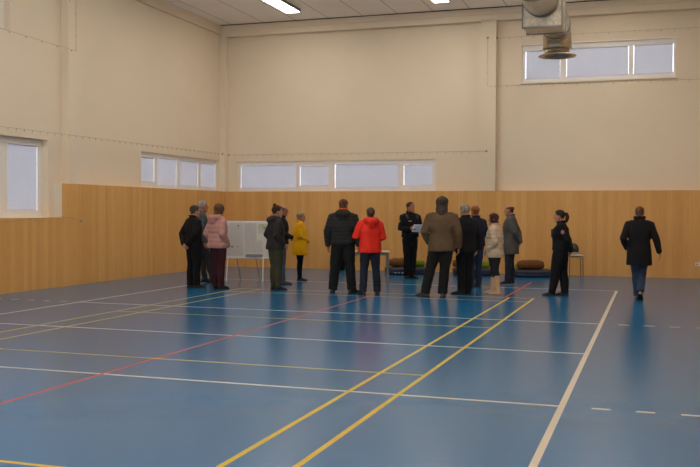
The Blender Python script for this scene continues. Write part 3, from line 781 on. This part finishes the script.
    # ---- trousers
    if trousers:
        tm = fabric('trousers_%d_%d_%d' % tuple(trousers), trousers, bump=.5, bscale=14)
        mb = MB(); lw = legw
        mb.rings([[Vector((a * math.cos(t), c + b * math.sin(t), z)) for t in [2 * PI * j / 22 for j in range(22)]] for z, a, b, c in ((.80, .10, .09, -.01), (.84, .16, .118, -.012), (.92, .175, .128, -.012), (1.0, .165, .12, -.005), (1.06, .155, .115, 0))])
        zb = (shoes or {}).get('shaft', 0)
        for side, hp, kn, an, fa, lift in legs:
            top = hp + Vector((0, 0, .0)); ank = an + Vector((0, -.01, -.03))
            if zb > .2: ank = an + (kn - an).normalized() * (zb - .19)
            tk = .74 if zb > .2 else 1.0
            r_ = [.098 * lw, .088 * lw, .070 * lw, .068 * lw, .064 * lw, .066 * lw] if not female else [.094 * lw, .084 * lw, .062 * lw, .058 * lw, .048 * lw * tk, .046 * lw * tk]
            mb.tube([top, top * .5 + kn * .5, kn, kn * .55 + ank * .45 + Vector((0, -.01, 0)), kn * .15 + ank * .85, ank], r_, seg=16, dome=False)
        def crease(me):
            for v in me.vertices:
                k = noise.noise(Vector((v.co.x * 9, v.co.y * 9, v.co.z * 14)))
                amp = .006 if v.co.z > .3 else .010
                v.co += v.normal * k * amp
        finish(mb.fuse('trousers', tm, R, voxel=.0125, smooth=2, post=crease))
    # ---- shoes / boots
    shoes = shoes or {'rgb': (22, 20, 20)}
    sm = mat('shoe_%d_%d_%d' % shoes['rgb'], lin(shoes['rgb']), rough=.5, var=.15, scale=14, bump=.15, bscale=50)
    for side, hp, kn, an, fa, lift in legs:
        secs = [(-.085, .018, .05), (-.074, .034, .085), (-.03, .040, .105), (.02, .042, .10), (.07, .045, .078), (.12, .048, .058), (.16, .043, .047), (.188, .028, .038), (.198, .010, .028)]
        mb = MB(); fr = .92 if female else 1.0; e = .55; rg = []
        for yy, w, zt in secs:
            rg.append([Vector((w * fr * (abs(math.cos(t)) ** e) * math.copysign(1, math.cos(t)), yy * fr, zt / 2 + zt / 2 * (abs(math.sin(t)) ** .7) * math.copysign(1, math.sin(t)))) for t in [2 * PI * (j + .5) / 16 for j in range(16)]])
        mb.rings(rg)
        if shoes.get('shaft'):
            zs = shoes['shaft']; k_ = (kn - an) / (kn.z - an.z); iv = Matrix.Rotation(math.radians(fa), 4, 'Z') @ Matrix.Translation((-an.x, -an.y, 0))
            rs = [(.046, .052), (.048, .053), (.058, .062), (.066, .070)] if zs > .25 else [(.038, .042), (.040, .043), (.040, .043), (.040, .043)]
            if zs > .25:
                ct = an + k_ * (zs - an.z) + Vector((0, -.012, 0)); mb.tube([iv @ (ct + Vector((.064 * math.cos(t_), .067 * math.sin(t_), 0))) for t_ in [2 * PI * m_ / 18 for m_ in range(18)]], .011, seg=8, close=True)
            mb.tube([iv @ (an + k_ * (z_ - an.z) + Vector((0, -.012, 0))) for z_ in (.06, .13, zs * .65, zs)], rs, seg=16, dome=False)
        mtx = Matrix.Translation((an.x, an.y, 0)) @ Matrix.Rotation(-math.radians(fa), 4, 'Z')
        if lift:
            ang = math.atan2(lift, .16); mtx = Matrix.Translation((an.x, an.y + .02, 0)) @ Matrix.Rotation(-math.radians(fa), 4, 'Z') @ Matrix.Translation((0, .12, 0)) @ Matrix.Rotation(-ang, 4, 'X') @ Matrix.Translation((0, -.12, 0))
        o = mb.fuse('boot' if shoes.get('shaft') else 'shoe', sm, R, voxel=.009, smooth=1)
        o.data.transform(mtx); finish(o)
        mb = MB(); mb.rings([[Vector((w * fr * 1.07 * math.cos(t) if False else x_, y_, z_)) for x_, y_ in outl] for z_, outl in [(zz, [(a_ * fr, b_ * fr) for a_, b_ in ((-.034, -.082), (0, -.091), (.034, -.082), (.043, -.02), (.05, .08), (.053, .12), (.042, .172), (.018, .202), (-.018, .202), (-.042, .172), (-.053, .12), (-.05, .08), (-.043, -.02))]) for zz in (0.0, .016)]])
        o = mb.build('sole', M_SOLE if not shoes.get('sole') else mat('sole_light', lin(shoes['sole'])), bpy.data.objects[o.name], smooth=False)
        o.data.transform(mtx); finish(o)
    # ---- jacket / coat
    if jacket:
        j = jacket; jm = fabric('jacket_%d_%d_%d' % tuple(j['rgb']), j['rgb'], rough=j.get('rough', .85), bump=j.get('bump', .6), bscale=j.get('bscale', 12), spec=j.get('spec', .2))
        B = bulk; hem = j['hem']; fl = j.get('flare', 1.0)
        prof = [(1.515, .068, .070, -.012), (1.485, .085, .078, -.012), (1.455, sw * .76, .094, -.01), (1.42, sw * 1.0, .108, -.008), (1.36, sw * 1.08, .128 * B, -.002), (1.25, sw * 1.10 * B, .142 * B, .0), (1.12, (.178 if not female else .162) * B, .134 * B, .002), (1.0, (.186 if not female else .176) * B, .138 * B, 0), (.90, .196 * B * (1 + (fl - 1) * .4), .146 * B * (1 + (fl - 1) * .4), -.004), (.70, .198 * B * fl, .150 * B * fl, -.006), (.40, .205 * B * fl, .158 * B * fl, -.006)]
        zs = []; z = 1.515
        while z > hem: zs.append(z); z -= .03
        zs.append(hem)
        mb = MB(); rg = []
        ee = .86
        for z in zs:
            a, b, c = fill(prof, z)
            rg.append([Vector((a * (abs(math.cos(t)) ** ee) * math.copysign(1, math.cos(t)), c + lean * max(0, (z - 1.0)) + b * (abs(math.sin(t)) ** ee) * math.copysign(1, math.sin(t)), z)) for t in [2 * PI * (k + .5) / 28 for k in range(28)]])
        mb.rings(rg)
        sl = j.get('sleeve', 1.0)
        for side, s_, e, w, n, hd in arms:
            cuff = w + (e - w).normalized() * .015
            p0 = Vector((side * (sw - .055), -.005, 1.40)); p1 = Vector((side * (sw + .0), -.006, 1.395))
            mb.tube([p0, p1, p1 * .6 + e * .4, e, e * .5 + cuff * .5, cuff], [.072 * sl, .071 * sl, .066 * sl, .060 * sl, .054 * sl, .046 * sl], seg=16)
        col = j.get('collar', 'stand')
        if col == 'stand':
            mb.tube([(.074 * math.cos(t), -.012 + lean * .4 + .076 * math.sin(t), 1.51 + (.012 if math.sin(t) < 0 else -.02)) for t in [2 * PI * k / 20 for k in range(20)]], [(.028, .016)] * 20, seg=10, front=Vector((0, 0, 1)), close=True)
        if j.get('hood'):
            hs = j['hood']
            mb.tube([(.10 * math.cos(t) * hs, -.045 + .095 * math.sin(t) * hs, 1.49 - .045 * math.sin(t) * -1) for t in [PI + PI * k / 10 for k in range(11)]], [.035 * hs, .045 * hs, .052 * hs, .056 * hs, .058 * hs, .058 * hs, .058 * hs, .056 * hs, .052 * hs, .045 * hs, .035 * hs], seg=12)
            mb.ball((0, -.125 * hs, 1.41), (.085 * hs, .05 * hs, .085 * hs))
        qp, qa = j.get('quilt', (0, 0))
        def post(me):
            for v in me.vertices:
                c = v.co; k = noise.noise(Vector((c.x * 8, c.y * 8, c.z * 7))) * .008 * (0.4 if qp else 1)
                k += noise.noise(Vector((c.x * 22, c.y * 22, c.z * 26))) * .003
                if qp and c.z < 1.44: k += qa * (abs(math.sin(PI * c.z / qp)) ** .6 - .6)
                v.co += v.normal * k
        finish(mb.fuse('jacket' if hem > .78 else 'coat', jm, R, voxel=.0125, smooth=2, post=post))
        if j.get('lining'):
            mb = MB(); mb.tube([(.064 * math.cos(t), -.010 + lean * .4 + .066 * math.sin(t), 1.545) for t in [2 * PI * k / 20 for k in range(20)]], [(.022, .012)] * 20, seg=8, front=Vector((0, 0, 1)), close=True)
            finish(mb.build('collar_lining', fabric('lining_%d_%d_%d' % j['lining'], j['lining']), R, smooth=True))
        if j.get('scarf'):
            mb = MB(); mb.tube([(.078 * math.cos(t), -.008 + .082 * math.sin(t), 1.525 + .012 * math.sin(3 * t)) for t in [2 * PI * k / 20 for k in range(20)]], [(.036, .022)] * 20, seg=10, front=Vector((0, 0, 1)), close=True)
            finish(mb.build('scarf', fabric('scarf_%d_%d_%d' % j['scarf'], j['scarf']), R, smooth=True))
    if extra: extra(R, HM, finish, q, arms, S)
    return R

def glasses(rgb=(.02, .02, .02)):
    gm = mat('glasses_frame', rgb, rough=.3)
    def f(R, HM, finish, q, arms, S):
        mb = MB()
        for sx in (-1, 1):
            mb.tube([q(sx * .032 + .022 * math.cos(t), .104 - .006 * abs(math.cos(t)), .114 + .017 * math.sin(t)) for t in [2 * PI * k / 16 for k in range(16)]], .0022, seg=6, close=True)
            mb.tube([q(sx * .054, .098, .120), q(sx * .078, .04, .120), q(sx * .080, -.005, .122)], .0022, seg=6)
        mb.tube([q(-.011, .105, .118), q(.011, .105, .118)], .0022, seg=6)
        finish(mb.build('glasses', gm, R, smooth=True))
    return f
M_PATCH_Y = mat('gold_patch', (0.45, 0.27, 0.04), rough=.6); M_PATCH_R = mat('red_white_patch', (0.45, 0.18, 0.14), rough=.6)
M_GREYPANEL = fabric('grey_shoulder_panel', (58, 64, 68)); M_BELT = mat('black_belt', (.012, .012, .013), rough=.35)
def police(side_patch, yoke=True):
    def f(R, HM, finish, q, arms, S):
        for side, s_, e, w, n, hd in arms:
            if side == side_patch or side_patch == 0:
                c = s_ * .62 + e * .38; o_ = Vector((side * .073, 0, .0))
                mb = MB(); mb.rings([[c + o_ + Vector((side * d_, .034 * math.cos(t) * k_, .042 * math.sin(t) * k_)) for t in [2 * PI * m / 16 for m in range(16)]] for d_, k_ in ((-.012, 1), (.004, 1), (.007, .8))])
                finish(mb.build('sleeve_patch', M_PATCH_Y if side_patch > 0 else M_PATCH_R, R, smooth=False))
            if yoke:
                mb = MB(); mb.tube([Vector((side * .10, -.06, 1.462)), Vector((side * .125, .0, 1.464)), Vector((side * .125, .065, 1.43)), Vector((side * .118, .112, 1.36))], [(.042, .012)] * 4, seg=10, front=Vector((0, .5, 1)))
                finish(mb.build('shoulder_panel', M_GREYPANEL, R, smooth=True))
        mb = MB(); mb.tube([(.188 * math.cos(t), .0 + .142 * math.sin(t), 1.02) for t in [2 * PI * k / 28 for k in range(28)]], [(.024, .008)] * 28, seg=8, front=Vector((0, 0, 1)), close=True)
        finish(mb.build('belt', M_BELT, R, smooth=True))
        if side_patch < 0:
            mb = MB(); mb.box((-.02, .160, 1.27), (.17, .06, .17)); finish(mb.build('chest_pouch', M_BELT, R, bevel=.015))
        mb = MB(); mb.box((.085, .142 if side_patch > 0 else .193, 1.30 if side_patch > 0 else 1.335), (.075, .012, .022)); finish(mb.build('name_tape', M_PATCH_R if side_patch > 0 else M_PATCH_Y, R))
    return f

def ray_az(x, y): return math.degrees(math.atan2(x - 5.1876, y + 10.7852))
BLK = (22, 21, 22)
def P(label, x, y, h, rel, **k): return person(label, x, y, h, ray_az(x, y) + rel, **k)

P('elderly person in black jacket standing with hands behind the back', -4.06, 6.48, 1.74, 58, armR='behind', armL='behind', turn=8, bulk=1.1, skin='fair',
  hair={'style': 'short', 'rgb': (62, 54, 46), 'thick': .014, 'grey': 1}, jacket={'rgb': (24, 22, 22), 'hem': .86, 'sleeve': 1.1}, trousers=(20, 19, 20), shoes={'rgb': (34, 28, 24)}, legw=1.22)
P('grey-haired person in grey jacket half hidden by the black jacket', -4.52, 7.70, 1.86, 80, armR='down', armL='down', turn=6, skin='ruddy',
  hair={'style': 'short', 'rgb': (142, 134, 122), 'thick': .016, 'grey': 1}, jacket={'rgb': (74, 76, 78), 'hem': .84}, trousers=(46, 46, 48), shoes={'rgb': (28, 26, 26)}, legw=.95, feet=((-.10, .10, -4), (.10, .24, 6)))
P('person in pink hooded puffer jacket and maroon trousers', -3.42, 6.34, 1.77, 50, female=True, armR='pocket', armL='pocket', bulk=1.22, turn=0,
  hair={'style': 'bob', 'rgb': (92, 64, 42), 'thick': .020}, jacket={'rgb': (186, 136, 126), 'hem': .84, 'hood': 1.15, 'quilt': (.095, .011), 'sleeve': 1.2, 'bump': .3, 'collar': 'none'}, trousers=(58, 28, 34), shoes={'rgb': (34, 29, 26), 'shaft': .17}, feet=((-.08, .0, -5), (.08, .03, 5)), legw=1.3)
P('person with hair in a bun, charcoal jacket and olive trousers', -2.20, 6.55, 1.74, 66, female=True, armR='pocket', armL='pocket', bulk=1.24, turn=14,
  hair={'style': 'up', 'rgb': (58, 36, 28), 'thick': .018, 'bun': 1}, jacket={'rgb': (48, 44, 44), 'hem': .84, 'hood': 1.0, 'sleeve': 1.18}, trousers=(62, 62, 46), shoes={'rgb': (30, 26, 24), 'shaft': .2}, feet=((-.08, .0, -5), (.08, .03, 8)), legw=1.38)
P('bald person with glasses, black jacket and blue jeans', -2.69, 8.02, 1.76, 84, armR='clasp', armL='clasp', bulk=1.12, turn=4, skin='ruddy',
  hair={'style': 'fringe', 'rgb': (90, 76, 64), 'thick': .006, 'grey': 1}, jacket={'rgb': (22, 23, 27), 'hem': .88, 'sleeve': 1.1}, trousers=(74, 82, 98), shoes={'rgb': (92, 56, 38)}, extra=glasses())
P('short-haired person in bright yellow coat and black trousers', -2.68, 9.10, 1.60, 84, female=True, armR='clasp', armL='clasp', bulk=1.28, turn=4,
  hair={'style': 'short', 'rgb': (150, 126, 96), 'thick': .020}, jacket={'rgb': (226, 166, 14), 'hem': .66, 'flare': 1.06, 'sleeve': 1.15}, trousers=(22, 20, 22), shoes={'rgb': (24, 21, 20), 'shaft': .16}, feet=((-.07, .02, -5), (.07, .0, 10)), legw=1.2)
P('person in dark quilted jacket with orange collar', -0.72, 6.51, 1.88, 8, armR='down', armL='down', bulk=1.14, turn=26, skin='ruddy', shoulder=1.1,
  hair={'style': 'short', 'rgb': (96, 64, 48), 'thick': .006}, jacket={'rgb': (46, 46, 44), 'hem': .90, 'hood': 1.0, 'quilt': (.070, .011), 'lining': (236, 88, 30), 'sleeve': 1.22, 'bump': .3}, trousers=(30, 30, 30), shoes={'rgb': (44, 38, 34)}, feet=((-.19, .0, -12), (.17, .0, 30)), legw=1.34)
P('person in bright red hooded jacket looking down', -0.08, 6.28, 1.72, -14, armR='clasp', armL='phone', bulk=1.16, turn=-4, pitch=-24, lean=.02,
  hair={'style': 'short', 'rgb': (80, 66, 52), 'thick': .006}, jacket={'rgb': (240, 50, 32), 'hem': .83, 'hood': 1.15, 'sleeve': 1.22, 'rough': .6}, trousers=(36, 40, 52), shoes={'rgb': (32, 29, 30)}, feet=((-.15, .0, -14), (.15, .0, 14)), legw=1.15)
ANG_I = 150
P('person in dark police uniform facing us and holding white paper', -0.47, 10.86, 1.87, ANG_I, armR='paper', armL='paper', bulk=1.06, turn=-16, pitch=-8, skin='ruddy', curl=.7,
  hair={'style': 'short', 'rgb': (70, 44, 32), 'thick': .010}, jacket={'rgb': (24, 25, 28), 'hem': .93, 'sleeve': 1.12}, trousers=(22, 22, 25), shoes={'rgb': (24, 21, 20)}, feet=((-.06, .03, -6), (.08, .0, 12)), extra=police(1), legw=1.08, shoulder=1.05)
P('dark shaggy-haired person in brown jacket', 1.34, 6.33, 1.90, 4, armR='down', armL='pocket', bulk=1.18, turn=2, shoulder=1.14,
  hair={'style': 'long', 'rgb': (62, 50, 40), 'thick': .032}, jacket={'rgb': (96, 76, 54), 'hem': .80, 'flare': 1.05, 'sleeve': 1.2, 'collar': 'stand'}, trousers=(30, 29, 29), shoes={'rgb': (92, 68, 50)}, feet=((-.29, .02, -58), (.02, .0, 2)), legw=1.3, eyes=False)
P('grey-haired person in long black jacket beside the brown jacket', 1.66, 7.02, 1.78, -32, armR='down', armL='pocket', bulk=1.14, turn=-8,
  hair={'style': 'short', 'rgb': (138, 126, 110), 'thick': .016, 'grey': 1}, jacket={'rgb': (26, 27, 30), 'hem': .82, 'sleeve': 1.15}, trousers=(22, 22, 24), shoes={'rgb': (28, 25, 24)}, feet=((-.09, .0, -40), (.08, .02, -20)), legw=1.15)
P('auburn-haired person in navy jacket and blue jeans, partly hidden', 1.53, 8.82, 1.76, -34, armR='clasp', armL='clasp', bulk=1.1, turn=-6, skin='ruddy',
  hair={'style': 'short', 'rgb': (128, 76, 40), 'thick': .014}, jacket={'rgb': (34, 40, 54), 'hem': .88, 'sleeve': 1.15}, trousers=(40, 52, 74), shoes={'rgb': (28, 27, 30)}, feet=((-.12, .0, -15), (.10, .03, 10)), legw=1.1)
P('person with dark red bob, cream puffer jacket and beige boots', 2.20, 7.29, 1.60, -70, female=True, armR='down', armL='pocket', bulk=1.24, turn=-16,
  hair={'style': 'bob', 'rgb': (66, 32, 28), 'thick': .018}, jacket={'rgb': (196, 172, 146), 'hem': .80, 'quilt': (.075, .012), 'sleeve': 1.2, 'bump': .3}, trousers=(40, 38, 42), shoes={'rgb': (200, 160, 116), 'shaft': .40, 'sole': (150, 110, 74)}, feet=((-.09, -.10, -18), (.10, .08, -8)), legw=1.36, extra=glasses())
P('balding person in long grey coat, hands behind the back', 2.12, 9.92, 1.80, -80, armR='behind', armL='behind', bulk=1.12, turn=0,
  hair={'style': 'fringe', 'rgb': (96, 60, 36), 'thick': .008}, jacket={'rgb': (86, 82, 78), 'hem': .66, 'flare': 1.05, 'sleeve': 1.1}, trousers=(42, 46, 58), shoes={'rgb': (40, 40, 38), 'sole': (120, 120, 84)}, feet=((-.09, .05, -8), (.09, .0, 8)), legw=1.05)
P('person with dark ponytail in black police uniform, side view', 3.47, 7.44, 1.67, -86, female=True, armR='behind', armL='behind', bulk=1.24, turn=0, shoulder=1.1,
  hair={'style': 'up', 'rgb': (44, 28, 26), 'thick': .018, 'tail': 1}, jacket={'rgb': (22, 22, 25), 'hem': .92, 'sleeve': 1.15}, trousers=(24, 24, 25), shoes={'rgb': (30, 26, 24)}, feet=((-.09, .17, -4), (.09, -.08, 4)), extra=police(-1), legw=1.6)
P('person in black coat and blue jeans walking away alone', 4.94, 7.15, 1.75, 2, armR='swing', armL='pocket', bulk=1.1, turn=0, shoulder=1.05,
  hair={'style': 'short', 'rgb': (100, 66, 46), 'thick': .007}, jacket={'rgb': (26, 25, 26), 'hem': .64, 'flare': 1.05, 'sleeve': 1.15, 'scarf': (20, 19, 20)}, trousers=(52, 66, 88), shoes={'rgb': (88, 62, 44)}, feet=((-.03, .28, 0), (.03, -.10, 0)), heel=(0, .10), legw=1.12, eyes=False)

# paper in the officer's hands
def officer_paper():
    az = math.radians(ray_az(-0.47, 10.86) + ANG_I); f = Vector((math.sin(az), math.cos(az), 0))
    c = Vector((-0.47, 10.86, 0)) + f * 0.385 + Vector((0, 0, 1.24))
    s = tag(empty('paper_sheet', c, -az), 'white sheet of paper held by the officer in both hands', 'paper')
    mb = MB(); n = 8
    mb.grid(n, n, lambda i, j: Vector(((i / (n - 1) - .5) * .30, .012 * math.cos((i / (n - 1) - .5) * 3), (j / (n - 1) - .5) * .21)))
    o = mb.build('paper', mat('bright_paper', (0.80, 0.82, 0.88), rough=.8, var=.02), s, smooth=True)
    m = o.modifiers.new('solid', 'SOLIDIFY'); m.thickness = 0.002
    o.rotation_euler = (-0.5, 0, 0)
officer_paper()
